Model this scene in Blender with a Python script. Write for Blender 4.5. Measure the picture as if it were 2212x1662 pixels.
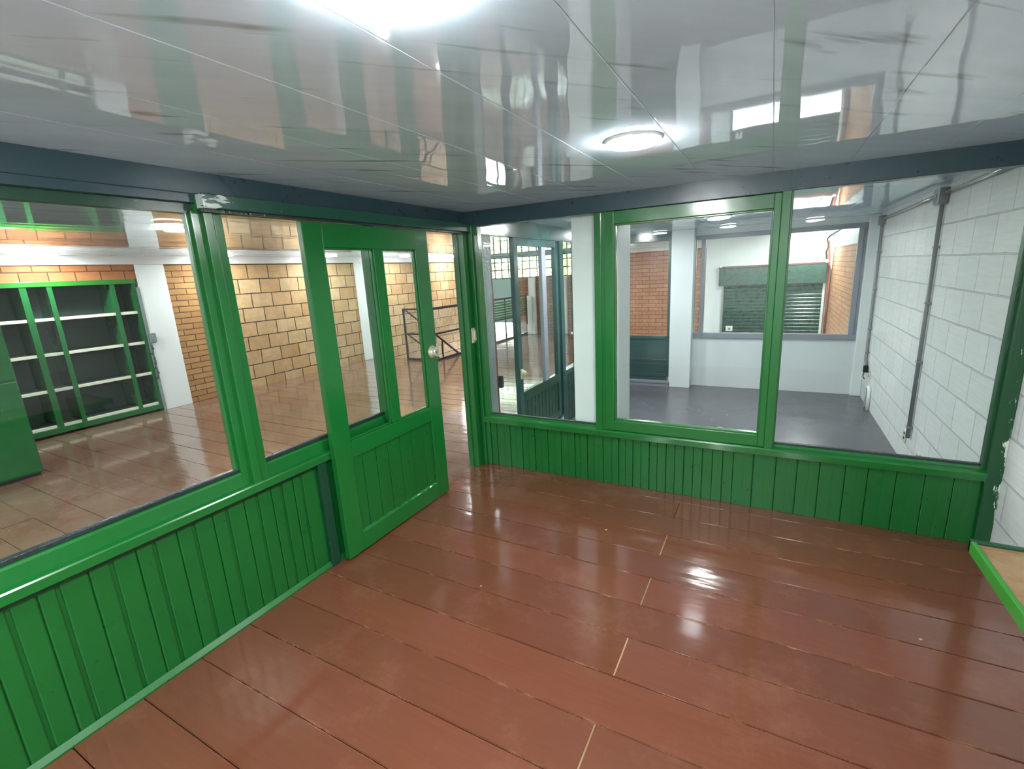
import bpy, bmesh, math, random
from mathutils import Matrix, Vector
random.seed(7)
for o in list(bpy.data.objects): bpy.data.objects.remove(o)
S = bpy.context.scene
C = S.collection
# ------------------------------------------------------------ camera
R = [[0.8797600161834668, 0.47254274165062915, -0.05220796144432681],
     [0.0638559827182412, -0.22627047338933373, -0.9719691797290962],
     [-0.47111010113980106, 0.8517658306045574, -0.22923839647531388]]
cam = bpy.data.cameras.new('camera'); co = bpy.data.objects.new('camera', cam); C.objects.link(co)
X, Y, Z = Vector(R[0]), -Vector(R[1]), -Vector(R[2])
m = Matrix.Identity(4)
for i in range(3): m[i][0], m[i][1], m[i][2] = X[i], Y[i], Z[i]
m.translation = (2.2361, -3.3747, 1.6614)
co.matrix_world = m
cam.sensor_fit = 'HORIZONTAL'; cam.sensor_width = 36; cam.lens = 1015.19/2212*36
cam.clip_start = 0.02; cam.clip_end = 200
S.camera = co
# ------------------------------------------------------------ light, exposure
S.view_settings.view_transform = 'Standard'; S.view_settings.look = 'None'
S.view_settings.gamma = 1; S.view_settings.use_curve_mapping = False
S.view_settings.exposure = 2.25
LAMP = 62.0
world = bpy.data.worlds.new('sky'); S.world = world; world.use_nodes = True
bg = world.node_tree.nodes['Background']
bg.inputs[0].default_value = (0.86, 0.93, 1.0, 1); bg.inputs[1].default_value = 3.0

# ------------------------------------------------------------ material helpers
def srgb(r, g, b):
    f = lambda c: (c/255/12.92) if c/255 <= .04045 else ((c/255+.055)/1.055)**2.4
    return (f(r), f(g), f(b), 1)
class NT:
    def __init__(s, name):
        s.m = bpy.data.materials.new(name); s.m.use_nodes = True
        s.t = s.m.node_tree; s.n = s.t.nodes; s.b = s.n['Principled BSDF']; s.out = s.n['Material Output']
    def add(s, typ, **kw):
        n = s.n.new(typ)
        for k, v in kw.items():
            if k.startswith('i_'):
                key = k[2:]; key = int(key) if key.isdigit() else key.replace('_', ' ')
                n.inputs[key].default_value = v
            else: setattr(n, k, v)
        return n
    def ln(s, a, b): s.t.links.new(a, b)
    def set(s, **kw):
        for k, v in kw.items(): s.b.inputs[k.replace('_', ' ')].default_value = v
    def coords(s, order=None, scale=(1, 1, 1), rot=(0, 0, 0)):
        g = s.add('ShaderNodeNewGeometry')
        v = g.outputs['Position']
        if order:
            sp = s.add('ShaderNodeSeparateXYZ'); cb = s.add('ShaderNodeCombineXYZ'); s.ln(v, sp.inputs[0])
            for i, a in enumerate(order):
                s.ln(sp.outputs['XYZ'.index(a)], cb.inputs[i])
            v = cb.outputs[0]
        mp = s.add('ShaderNodeMapping'); mp.inputs['Scale'].default_value = scale; mp.inputs['Rotation'].default_value = rot
        s.ln(v, mp.inputs[0]); return mp.outputs[0]
    def noise(s, vec, scale, detail=4, rough=.55, dist=0):
        n = s.add('ShaderNodeTexNoise'); n.inputs['Scale'].default_value = scale; n.inputs['Detail'].default_value = detail
        n.inputs['Roughness'].default_value = rough; n.inputs['Distortion'].default_value = dist
        s.ln(vec, n.inputs['Vector']); return n.outputs['Fac']
    def ramp(s, fac, stops):
        r = s.add('ShaderNodeValToRGB'); s.ln(fac, r.inputs[0]); e = r.color_ramp.elements
        while len(e) < len(stops): e.new(.5)
        for i, (p, c) in enumerate(stops):
            e[i].position = p; e[i].color = c if len(c) == 4 else (*c, 1)
        return r.outputs[0]
    def mix(s, fac, a, b, mode='MIX'):
        n = s.add('ShaderNodeMix', data_type='RGBA', blend_type=mode)
        for sock, v in ((n.inputs[0], fac), (n.inputs[6], a), (n.inputs[7], b)):
            if isinstance(v, (int, float, tuple)): sock.default_value = v
            else: s.ln(v, sock)
        return n.outputs[2]
    def bump(s, h, strength, dist=.01, normal=None):
        b = s.add('ShaderNodeBump'); b.inputs['Strength'].default_value = strength; b.inputs['Distance'].default_value = dist
        s.ln(h, b.inputs['Height'])
        if normal: s.ln(normal, b.inputs['Normal'])
        return b.outputs[0]
def G(v): return (v, v, v, 1)

def paint(name, col, rough=.25, wob=.10, var=.12, coat=0, bump_scale=9, spec=.5):
    t = NT(name); v = t.coords()
    n1 = t.noise(v, 2.2, 2); n2 = t.noise(v, 14, 3)
    var *= 1.8
    dark = tuple(c*(1-var) for c in col[:3])+(1,); lite = tuple(min(1, c*(1+var)) for c in col[:3])+(1,)
    t.ln(t.mix(n1, dark, lite), t.b.inputs['Base Color'])
    mr = t.add('ShaderNodeMapRange'); t.ln(n2, mr.inputs[0]); mr.inputs[3].default_value = rough*.75; mr.inputs[4].default_value = rough*1.25
    t.ln(mr.outputs[0], t.b.inputs['Roughness'])
    w = t.noise(v, bump_scale, 1)
    t.ln(t.bump(w, wob, .02), t.b.inputs['Normal'])
    t.set(Coat_Weight=coat, Coat_Roughness=.08, Specular_IOR_Level=spec)
    return t.m
M = {}
M['green'] = paint('green gloss enamel', srgb(18, 100, 40), .22, .10, .07, .3, 6)
M['green_board'] = paint('green board enamel', srgb(17, 93, 37), .30, .10, .07, .0, 6)
M['green_track'] = paint('track enamel with reflection tint', srgb(22, 75, 59), .25, .08, .08, .2, 6)  # teal shift from the ceiling's reflection is put into the colour
M['green_header'] = paint('dark blue green beam paint', srgb(37, 64, 72), .30, .05, .08)  # tone darker and bluer than the frame green
M['green_hall'] = paint('green hall enamel', srgb(29, 98, 50), .25, .06, .15)
M['green_dark'] = paint('dark green enamel', srgb(18, 62, 42), .25, .06, .2)
M['green_deep'] = paint('deep green shelf back', srgb(59, 81, 73), .5, .06, .2)
M['green_trim'] = paint('bright green desk edging', srgb(40, 119, 37), .35, .08, .1)
M['teal_dark'] = paint('dark teal enamel', srgb(36, 72, 70), .2, .05, .2)
M['shutter'] = paint('dusty green shutter paint', srgb(40, 76, 62), .28, .05, .15)
M['teal_wall'] = paint('teal painted front wall', srgb(120, 150, 145), .5, .1, .1)
M['white'] = paint('white wall paint', srgb(222, 228, 228), .5, .1, .03)
M['trim_white'] = paint('white trim', srgb(215, 212, 210), .35, .05, .04)
M['grey_wall'] = paint('pale grey wall paint', srgb(206, 214, 216), .4, .08, .04)
M['grey_frame'] = paint('mid grey frame paint', srgb(128, 134, 144), .35, .06, .08)
M['grey_conduit'] = paint('grey conduit', srgb(120, 122, 126), .35, .05, .1)
M['grey_worn'] = paint('weathered grey post', srgb(120, 138, 134), .5, .3, .3, bump_scale=40)
M['steel_dark'] = paint('dark railing enamel', srgb(40, 50, 56), .3, .05, .2)
M['steel_red'] = paint('brown primer', srgb(96, 56, 48), .5, .05, .2)
M['black'] = paint('black plastic', srgb(22, 24, 26), .4, .05, .2)
M['socket'] = paint('cream socket plastic', srgb(205, 205, 190), .35, .02, .05)
M['shelf_white'] = paint('cream shelf edge', srgb(222, 226, 205), .35, .05, .04)
M['street'] = paint('pale concrete', srgb(190, 188, 180), .8, .2, .1)
M['rubber'] = paint('dark glazing putty', srgb(34, 48, 48), .35, .2, .3, bump_scale=60)
M['white_frame'] = paint('white post', srgb(226, 230, 226), .35, .06, .04)
M['orange_pipe'] = paint('terracotta pipe', srgb(190, 100, 70), .5, .05, .1)
M['brass'] = paint('worn lock metal', srgb(196, 198, 172), .35, .1, .2); M['brass'].node_tree.nodes['Principled BSDF'].inputs['Metallic'].default_value = .4
M['steel'] = paint('galvanised steel', srgb(170, 172, 172), .3, .1, .15); M['steel'].node_tree.nodes['Principled BSDF'].inputs['Metallic'].default_value = .9

def chipped():      # end post: green enamel with white chips along the wall side
    t = NT('chipped dark green enamel'); v = t.coords(); v2 = t.coords(scale=(30, 30, 9))
    n = t.noise(v2, 1.0, 6, .7)
    sp = t.add('ShaderNodeSeparateXYZ'); g = t.add('ShaderNodeNewGeometry'); t.ln(g.outputs['Position'], sp.inputs[0])
    mr = t.add('ShaderNodeMapRange'); t.ln(sp.outputs[0], mr.inputs[0])
    mr.inputs[1].default_value = 3.375; mr.inputs[2].default_value = 3.425; mr.inputs[3].default_value = -.12; mr.inputs[4].default_value = .10
    a = t.add('ShaderNodeMath', operation='ADD'); t.ln(n, a.inputs[0]); t.ln(mr.outputs[0], a.inputs[1])
    f = t.ramp(a.outputs[0], [(.56, G(0)), (.59, G(1))])
    t.ln(t.mix(f, srgb(20, 74, 42), srgb(205, 220, 210)), t.b.inputs['Base Color'])
    t.ln(t.bump(n, .3, .02), t.b.inputs['Normal']); t.set(Roughness=.3)
    return t.m
M['chipped'] = chipped()

def painted_glints():  # white noise patches paint glossy highlights at the track's left end
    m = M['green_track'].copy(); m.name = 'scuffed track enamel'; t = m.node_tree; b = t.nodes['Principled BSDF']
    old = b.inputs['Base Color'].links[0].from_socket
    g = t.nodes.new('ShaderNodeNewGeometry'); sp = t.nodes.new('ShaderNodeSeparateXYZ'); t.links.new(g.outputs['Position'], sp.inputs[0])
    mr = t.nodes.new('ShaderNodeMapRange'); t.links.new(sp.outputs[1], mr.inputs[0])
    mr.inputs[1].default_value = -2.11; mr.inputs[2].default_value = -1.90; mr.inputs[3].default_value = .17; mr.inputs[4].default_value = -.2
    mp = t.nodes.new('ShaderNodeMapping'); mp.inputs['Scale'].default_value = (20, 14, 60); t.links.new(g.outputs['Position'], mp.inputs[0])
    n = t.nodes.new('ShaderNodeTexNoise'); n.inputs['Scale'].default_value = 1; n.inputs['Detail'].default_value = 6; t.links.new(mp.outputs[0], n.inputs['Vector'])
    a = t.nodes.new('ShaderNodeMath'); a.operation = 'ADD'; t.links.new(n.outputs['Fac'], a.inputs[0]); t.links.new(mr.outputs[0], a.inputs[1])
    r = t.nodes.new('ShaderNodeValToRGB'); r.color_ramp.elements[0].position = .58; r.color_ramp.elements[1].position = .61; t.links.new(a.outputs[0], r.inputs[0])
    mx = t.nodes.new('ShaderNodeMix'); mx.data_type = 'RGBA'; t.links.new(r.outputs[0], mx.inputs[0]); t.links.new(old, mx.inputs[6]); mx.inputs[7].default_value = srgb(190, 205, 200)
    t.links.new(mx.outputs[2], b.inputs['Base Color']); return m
M['painted_glints'] = painted_glints()

def glass(name, tint=(.97, 1, .985, 1), smear=.0):
    t = NT(name); t.n.remove(t.b)
    tr = t.add('ShaderNodeBsdfTransparent'); tr.inputs[0].default_value = tint
    gl = t.add('ShaderNodeBsdfGlossy'); gl.inputs['Roughness'].default_value = .0
    geo = t.add('ShaderNodeNewGeometry')
    ior = t.add('ShaderNodeMix'); t.ln(geo.outputs['Backfacing'], ior.inputs[0]); ior.inputs[2].default_value = 1.5; ior.inputs[3].default_value = 1/1.5
    fr = t.add('ShaderNodeFresnel'); t.ln(ior.outputs[0], fr.inputs[0])
    v = t.coords(); nb = t.bump(t.noise(v, 2.2, 2), .035, .02); t.ln(nb, gl.inputs['Normal'])
    fm = t.add('ShaderNodeMath', operation='MULTIPLY'); t.ln(fr.outputs[0], fm.inputs[0]); fm.inputs[1].default_value = .6
    mx = t.add('ShaderNodeMixShader'); t.ln(fm.outputs[0], mx.inputs[0]); t.ln(tr.outputs[0], mx.inputs[1]); t.ln(gl.outputs[0], mx.inputs[2])
    t.ln(mx.outputs[0], t.out.inputs[0]); return t.m
M['glass'] = glass('window glass')

def emis(name, col, s):
    t = NT(name); t.set(Base_Color=(.8, .8, .8, 1), Emission_Color=col, Emission_Strength=s); return t.m
M['lamp'] = emis('lit LED diffuser', (.985, .99, 1.0, 1), LAMP)

def bricks(name, order, bw, bh, cols, mortar, ms=.006, bumpd=.006, rough=.75, off=(0, 0), grime=.25, spec=.3):
    t = NT(name); v = t.coords(order)
    mp = t.add('ShaderNodeMapping'); mp.inputs['Location'].default_value = (off[0], off[1], 0); t.ln(v, mp.inputs[0])
    wn = t.add('ShaderNodeTexNoise'); wn.inputs['Scale'].default_value = 7; t.ln(v, wn.inputs['Vector'])
    wsub = t.add('ShaderNodeVectorMath', operation='SUBTRACT'); t.ln(wn.outputs['Color'], wsub.inputs[0]); wsub.inputs[1].default_value = (.5, .5, .5)
    wsc = t.add('ShaderNodeVectorMath', operation='SCALE'); t.ln(wsub.outputs[0], wsc.inputs[0]); wsc.inputs['Scale'].default_value = .012
    wad = t.add('ShaderNodeVectorMath', operation='ADD'); t.ln(mp.outputs[0], wad.inputs[0]); t.ln(wsc.outputs[0], wad.inputs[1])
    br = t.add('ShaderNodeTexBrick'); t.ln(wad.outputs[0], br.inputs['Vector'])
    for k, val in (('Scale', 1), ('Mortar Size', ms), ('Mortar Smooth', .3), ('Bias', 0), ('Brick Width', bw), ('Row Height', bh)):
        br.inputs[k].default_value = val
    br.inputs['Color1'].default_value = cols[0]; br.inputs['Color2'].default_value = cols[1]; br.inputs['Mortar'].default_value = mortar
    col = br.outputs['Color']
    if len(cols) > 2:   # a few odd bricks in the third colour
        b2 = t.add('ShaderNodeTexBrick'); t.ln(wad.outputs[0], b2.inputs['Vector'])
        for k, val in (('Scale', 1), ('Mortar Size', 0), ('Bias', -.45), ('Brick Width', bw), ('Row Height', bh)):
            b2.inputs[k].default_value = val
        b2.inputs['Color1'].default_value = G(0); b2.inputs['Color2'].default_value = G(1)
        f = t.ramp(b2.outputs['Color'], [(.5, G(0)), (.75, G(.8))])
        inv = t.add('ShaderNodeMath', operation='SUBTRACT'); inv.inputs[0].default_value = 1; t.ln(br.outputs['Fac'], inv.inputs[1])
        mu = t.add('ShaderNodeMath', operation='MULTIPLY'); t.ln(f, mu.inputs[0]); t.ln(inv.outputs[0], mu.inputs[1])
        col = t.mix(mu.outputs[0], col, cols[2])
    vs = t.coords(order, scale=(3, 40, 1)); st = t.noise(vs, 1.2, 5)
    g = t.ramp(t.noise(v, 9, 6, .7), [(.3, G(1-grime)), (.65, G(1))]); col = t.mix(1.0, col, g, 'MULTIPLY')
    g2 = t.ramp(st, [(.3, G(.9)), (.7, G(1.0))]); col = t.mix(1.0, col, g2, 'MULTIPLY')
    t.ln(col, t.b.inputs['Base Color'])
    inv = t.add('ShaderNodeMath', operation='SUBTRACT'); inv.inputs[0].default_value = 1; t.ln(br.outputs['Fac'], inv.inputs[1])
    n1 = t.bump(inv.outputs[0], 1.0, bumpd); t.ln(t.bump(st, .15, .01, n1), t.b.inputs['Normal'])
    t.set(Roughness=rough, Specular_IOR_Level=spec); return t.m
TAN = [srgb(184, 146, 100), srgb(206, 176, 134), srgb(134, 118, 100)]
M['block'] = bricks('tan hollow clay blocks', 'YZX', .375, .236, TAN, srgb(66, 54, 42), .009, .009, .7, (.09, .085))
M['brick'] = bricks('tan narrow bricks', 'YZX', .30, .085, [srgb(169, 122, 71), srgb(185, 141, 89), srgb(160, 110, 70)], srgb(73, 51, 33), .006, .008, .7)
M['brick_y'] = bricks('orange narrow bricks', 'XZY', .30, .085, [srgb(178, 119, 84), srgb(192, 138, 105), srgb(169, 129, 103)], srgb(129, 82, 59), .006, .006, .7)
M['brick_shop'] = bricks('orange side wall bricks', 'YZX', .24, .075, [srgb(199, 146, 107), srgb(208, 160, 121)], srgb(167, 114, 84), .006, .005, .7)
M['brick_dark'] = bricks('dark front bricks', 'XZY', .24, .085, [srgb(126, 90, 70), srgb(145, 108, 86)], srgb(72, 53, 44), .006, .006, .7)
M['lintel'] = bricks('upright clay tiles over shelf', 'YZX', .26, .12, [srgb(162, 101, 62), srgb(176, 119, 76)], srgb(84, 55, 37), .006, .006, .7, (0, .07))
M['white_block'] = bricks('white painted blocks', 'YZX', .38, .24, [srgb(216, 222, 221), srgb(226, 230, 229)], srgb(196, 200, 200), .006, .011, .45, (.1, .055), .05, .5)

def floor_wood():
    t = NT('red brown floor enamel'); v = t.coords()
    oi = t.add('ShaderNodeAttribute'); oi.attribute_name = 'plank'; oi.attribute_type = 'GEOMETRY'
    base = t.mix(oi.outputs['Fac'], srgb(100, 60, 44), srgb(109, 65, 48))
    vx = t.coords(scale=(.6, 9, 1)); grain = t.noise(vx, 6, 6, .65)
    col = t.mix(t.ramp(grain, [(.35, G(0)), (.8, G(.35))]), base, srgb(90, 48, 35))
    wear = t.ramp(t.noise(v, 2.4, 8, .75), [(.52, G(0)), (.72, G(.4))])
    col = t.mix(wear, col, srgb(131, 92, 72))
    sc = t.coords(scale=(14, 2.2, 1), rot=(0, 0, .5)); scr = t.noise(sc, 2.2, 10, .8)
    col = t.mix(t.ramp(scr, [(.64, G(0)), (.72, G(.35))]), col, srgb(186, 140, 112))
    spk = t.add('ShaderNodeTexVoronoi', feature='F1'); spk.inputs['Scale'].default_value = 3.1; t.ln(v, spk.inputs['Vector'])
    col = t.mix(t.ramp(spk.outputs['Distance'], [(.014, G(.75)), (.03, G(0))]), col, srgb(214, 186, 160))
    sy = t.add('ShaderNodeSeparateXYZ'); t.ln(v, sy.inputs[0])
    q = t.add('ShaderNodeMath', operation='MULTIPLY_ADD'); t.ln(sy.outputs[1], q.inputs[0]); q.inputs[1].default_value = 1/.2365; q.inputs[2].default_value = .59/.2365+20.5
    fr = t.add('ShaderNodeMath', operation='FRACT'); t.ln(q.outputs[0], fr.inputs[0])
    ab = t.add('ShaderNodeMath', operation='SUBTRACT'); t.ln(fr.outputs[0], ab.inputs[0]); ab.inputs[1].default_value = .5
    ab2 = t.add('ShaderNodeMath', operation='ABSOLUTE'); t.ln(ab.outputs[0], ab2.inputs[0])
    edge = t.ramp(ab2.outputs[0], [(.012, G(1)), (.034, G(0))])
    em = t.ramp(t.noise(t.coords(scale=(1.4, 8, 1)), 3.0, 8, .8), [(.52, G(0)), (.60, G(.8))])
    eu = t.add('ShaderNodeMath', operation='MULTIPLY'); t.ln(edge, eu.inputs[0]); t.ln(em, eu.inputs[1])
    col = t.mix(eu.outputs[0], col, srgb(158, 112, 84))
    hall = t.add('ShaderNodeSeparateXYZ'); t.ln(v, hall.inputs[0])          # tan reflected light painted over the hall side in patches
    mr = t.add('ShaderNodeMapRange'); t.ln(hall.outputs[0], mr.inputs[0]); mr.inputs[1].default_value = .02; mr.inputs[2].default_value = -.12
    tan_sheen = t.ramp(t.noise(v, 1.3, 8, .7), [(.35, G(.25)), (.62, G(1))])
    mu = t.add('ShaderNodeMath', operation='MULTIPLY'); t.ln(mr.outputs[0], mu.inputs[0]); t.ln(tan_sheen, mu.inputs[1])
    col = t.mix(mu.outputs[0], col, srgb(124, 102, 88))
    t.ln(col, t.b.inputs['Base Color'])
    r1 = t.noise(t.coords(scale=(1, 3, 1)), 5, 6, .7); t.ln(t.ramp(r1, [(.0, G(.02)), (1., G(.22))]), t.b.inputs['Roughness'])
    b1 = t.bump(t.noise(t.coords(scale=(1, 5, 1)), 2.6, 2), .20, .010)
    b2 = t.bump(t.noise(v, 190, 3), .03, .003, b1); t.ln(b2, t.b.inputs['Normal'])
    t.set(Coat_Weight=.35, Coat_Roughness=.07, Specular_IOR_Level=.6); return t.m
M['floor'] = floor_wood()
M['gap'] = paint('dark floor gap', srgb(40, 24, 20), .7, .1, .2)
M['filler'] = paint('ochre joint filler', srgb(140, 116, 78), .6, .2, .3, bump_scale=60)

def grey_floor():
    t = NT('dark grey floor paint'); v = t.coords()
    t.ln(t.ramp(t.noise(v, 1.6, 4), [(.0, srgb(72, 74, 81)), (1., srgb(87, 88, 95))]), t.b.inputs['Base Color'])
    t.ln(t.ramp(t.noise(v, 6, 5), [(.0, G(.16)), (1., G(.32))]), t.b.inputs['Roughness'])
    t.ln(t.bump(t.noise(v, 1.2, 1), .03, .01), t.b.inputs['Normal']); return t.m
M['grey_floor'] = grey_floor()

def pvc():
    t = NT('glossy white ceiling panel with grey veins'); v = t.coords()
    mp = t.coords(rot=(0, 0, math.radians(-47))); m2 = t.add('ShaderNodeMapping'); m2.inputs['Scale'].default_value = (1.1, 12, 1); t.ln(mp, m2.inputs[0])
    vein = t.noise(m2.outputs[0], 1.4, 3, .5, .35)
    f = t.ramp(vein, [(.31, G(.7)), (.40, G(0))])
    clump = t.ramp(t.noise(v, 2.6, 3), [(.38, G(0)), (.55, G(1))])
    mu = t.add('ShaderNodeMath', operation='MULTIPLY'); t.ln(f, mu.inputs[0]); t.ln(clump, mu.inputs[1])
    wash = t.ramp(t.noise(m2.outputs[0], .8, 3), [(.35, srgb(206, 226, 240)), (.65, srgb(216, 235, 248))])
    t.ln(t.mix(mu.outputs[0], wash, srgb(112, 116, 122)), t.b.inputs['Base Color'])
    w = t.noise(t.coords(scale=(6.0, .7, 1)), 1.0, 1)
    b1 = t.bump(w, .10, .02); w2 = t.noise(v, 3.0, 1); t.ln(t.bump(w2, .04, .02, b1), t.b.inputs['Normal'])
    t.set(Roughness=.02, IOR=2.2, Specular_IOR_Level=.5); return t.m
M['pvc'] = pvc()
def fibre():
    t = NT('tan fibreboard'); v = t.coords()
    c = t.ramp(t.noise(v, 14, 8, .7), [(.3, srgb(120, 94, 60)), (.55, srgb(138, 114, 78)), (.8, srgb(153, 132, 97))])
    c = t.mix(t.ramp(t.noise(v, 30, 8, .8, .4), [(.66, G(0)), (.76, G(.5))]), c, srgb(166, 153, 125))
    t.ln(c, t.b.inputs['Base Color']); t.ln(t.bump(t.noise(v, 80, 4), .1, .003), t.b.inputs['Normal']); t.set(Roughness=.14); return t.m
M['fibre'] = fibre()
def leafm():
    t = NT('tree leaves'); v = t.coords(); t.ln(t.ramp(t.noise(v, 4, 4), [(.3, srgb(90, 130, 40)), (.7, srgb(170, 190, 80))]), t.b.inputs['Base Color']); t.set(Roughness=.6); return t.m
M['leaf'] = leafm()

# ------------------------------------------------------------ geometry helpers
WL = {}
class MB:
    def __init__(s): s.bm = bmesh.new()
    def box(s, x0, x1, y0, y1, z0, z1, bev=0, seg=2):
        x0, x1 = min(x0, x1), max(x0, x1); y0, y1 = min(y0, y1), max(y0, y1); z0, z1 = min(z0, z1), max(z0, z1)
        r = bmesh.ops.create_cube(s.bm, size=1)
        for v in r['verts']:
            v.co = Vector((x0+(v.co.x+.5)*(x1-x0), y0+(v.co.y+.5)*(y1-y0), z0+(v.co.z+.5)*(z1-z0)))
        if bev: s._bev(r['verts'], bev, seg)
        return s
    def _bev(s, verts, bev, seg=2):
        es = list({e for v in verts for e in v.link_edges})
        bmesh.ops.bevel(s.bm, geom=es, offset=bev, segments=seg, affect='EDGES', profile=.5)
    def bar(s, a, b, w, d=None, up=(0, 0, 1), bev=0):       # rectangular bar from a to b
        a, b = Vector(a), Vector(b); d = w if d is None else d
        z = (b-a).normalized(); u = Vector(up); 
        if abs(z.dot(u)) > .99: u = Vector((1, 0, 0))
        x = u.cross(z).normalized(); y = z.cross(x)
        r = bmesh.ops.create_cube(s.bm, size=1); L = (b-a).length
        for v in r['verts']:
            v.co = a + x*(v.co.x*w) + y*(v.co.y*d) + z*((v.co.z+.5)*L)
        if bev: s._bev(r['verts'], bev, 1)
        return s
    def tube(s, pts, r, n=10, caps=True):
        pts = [Vector(p) for p in pts]; rings = []
        rr = r if isinstance(r, (list, tuple)) else [r]*len(pts)
        ref = None
        for i, p in enumerate(pts):
            d = (pts[min(i+1, len(pts)-1)]-pts[max(i-1, 0)]).normalized()
            if ref is None:
                ref = Vector((0, 0, 1)) if abs(d.z) < .9 else Vector((1, 0, 0))
            x = (ref - d*ref.dot(d)).normalized(); ref = x; y = d.cross(x)
            rings.append([s.bm.verts.new(p + (x*math.cos(2*math.pi*k/n)+y*math.sin(2*math.pi*k/n))*rr[i]) for k in range(n)])
        for a, b in zip(rings, rings[1:]):
            for k in range(n): s.bm.faces.new((a[k], a[(k+1) % n], b[(k+1) % n], b[k]))
        if caps: s.bm.faces.new(rings[0][::-1]); s.bm.faces.new(rings[-1])
        return s
    def lathe(s, prof, c, axis='Z', n=32):                   # prof: (radius, height)
        rings = []
        for r, h in prof:
            ring = []
            for k in range(n):
                a = 2*math.pi*k/n; p = (r*math.cos(a), r*math.sin(a), h)
                if axis == 'X': p = (h, r*math.cos(a), r*math.sin(a))
                if axis == 'Y': p = (r*math.cos(a), h, r*math.sin(a))
                ring.append(s.bm.verts.new(Vector(c)+Vector(p)))
            rings.append(ring)
        for a, b in zip(rings, rings[1:]):
            for k in range(n): s.bm.faces.new((a[k], a[(k+1) % n], b[(k+1) % n], b[k]))
        if prof[0][0] < .001: s.bm.faces.new(rings[0])
        if prof[-1][0] < .001: s.bm.faces.new(rings[-1])
        return s
    def prism(s, pts, vec):
        a = [s.bm.verts.new(Vector(p)) for p in pts]; b = [s.bm.verts.new(Vector(p)+Vector(vec)) for p in pts]
        s.bm.faces.new(a); s.bm.faces.new(b[::-1]); n = len(pts)
        for k in range(n): s.bm.faces.new((a[k], b[k], b[(k+1) % n], a[(k+1) % n]))
        return s
    def build(s, name, mat, parent=None, smooth=False, **props):
        bmesh.ops.recalc_face_normals(s.bm, faces=s.bm.faces[:])
        off = WL.get(parent.name, Vector()) if parent else Vector()
        if off.length: bmesh.ops.translate(s.bm, verts=s.bm.verts[:], vec=-off)
        me = bpy.data.meshes.new(name); s.bm.to_mesh(me); s.bm.free()
        for mt in (mat if isinstance(mat, list) else [mat]): me.materials.append(mt)
        if smooth:
            me.polygons.foreach_set('use_smooth', [True]*len(me.polygons))
        o = bpy.data.objects.new(name, me); C.objects.link(o)
        if parent: o.parent = parent; WL[o.name] = off
        else: WL[o.name] = Vector()
        for k, v in props.items(): o[k] = v
        return o
def B(*a, **k): return MB().box(*a, **k)
def thing(name, label, cat, loc=(0, 0, 0), group=None, kind=None):
    o = bpy.data.objects.new(name, None); C.objects.link(o); o.location = loc; o.empty_display_size = .1
    o['label'] = label; o['category'] = cat
    if group: o['group'] = group
    if kind: o['kind'] = kind
    WL[o.name] = Vector(loc); return o
def tag(o, label, cat, group=None, kind=None):
    o['label'] = label; o['category'] = cat
    if group: o['group'] = group
    if kind: o['kind'] = kind
    return o
def struct(o, label, cat): return tag(o, label, cat, kind='structure')

H = 2.16
ZG = -.24          # grey room floor level
# ============================================================ FLOORS
def plank_floor():
    bm = bmesh.new(); vals = []
    W = .2365; y0 = -.59
    k0 = int(math.floor((-5.0-y0)/W)); k1 = int(math.ceil((8.6-y0)/W))
    for k in range(k0, k1):
        ya, yb = y0+k*W, y0+(k+1)*W
        spans = [(-5.8, 3.42, yb)] if yb < .04 else [(-5.8, -.03, yb)]
        if ya < 0 < yb: spans.append((-.03, 3.42, .018))
        joints = []
        odd = (k % 2 == 0)
        kk = -1-k          # kk = 0 is the plank just below the first seam
        if yb < .04:
            joints = [1.76] if (kk % 2 == 0) else [3.3 if kk % 4 == 1 else .28-3.0]
            joints += [-1.2 - .9*((k*37) % 5)/5, -3.6 - .8*((k*53) % 5)/5]
        else: joints = [-1.0 - 1.2*((k*29) % 7)/7, -3.7 + .6*((k*31) % 5)/5]
        for a, b, yb in spans:
            if ya > 4.2: a = -3.74
            cuts = [a]+sorted(j for j in joints if a+.1 < j < b-.1)+[b]
            for c, d in zip(cuts, cuts[1:]):
                r = bmesh.ops.create_cube(bm, size=1)
                dz = random.uniform(-.0012, .0012); tl = random.uniform(-.0012, .0012)
                g = .0015
                for v in r['verts']:
                    x = c+g+(v.co.x+.5)*(d-c-2*g); y = ya+g+(v.co.y+.5)*(yb-ya-2*g)
                    top = v.co.z > 0
                    v.co = Vector((x, y, (dz + (tl if v.co.y > 0 else -tl)) if top else -.03))
                es = [e for v in r['verts'] for e in v.link_edges if e.verts[0].co.z > -.02 and e.verts[1].co.z > -.02]
                n0 = len(bm.faces)
                fs = {f for v in r['verts'] for f in v.link_faces}
                rb = bmesh.ops.bevel(bm, geom=list(set(es)), offset=.0025, segments=2, affect='EDGES')
                vals.append(random.random())
    # per island value
    lay = bm.faces.layers.float.new('plank'); bm.faces.ensure_lookup_table()
    seen = set(); i = 0
    for f in bm.faces:
        if f.index in seen: continue
        st = [f]; val = random.random()
        while st:
            q = st.pop()
            if q.index in seen: continue
            seen.add(q.index); q[lay] = val
            for e in q.edges:
                for h in e.link_faces:
                    if h.index not in seen: st.append(h)
    mb = MB(); mb.bm.free(); mb.bm = bm
    return mb
fl = plank_floor().build('floor', M['floor'])
struct(fl, 'red-brown painted plank floor of the office and the hall', 'floor')
B(-5.8, 3.45, -5.0, .0, -.20, -.028).box(-5.8, -.04, 0, 4.2, -.20, -.028).box(-3.74, -.04, 4.2, 8.6, -.20, -.028).build('subfloor', M['gap'], fl)
jf = MB()
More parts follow.
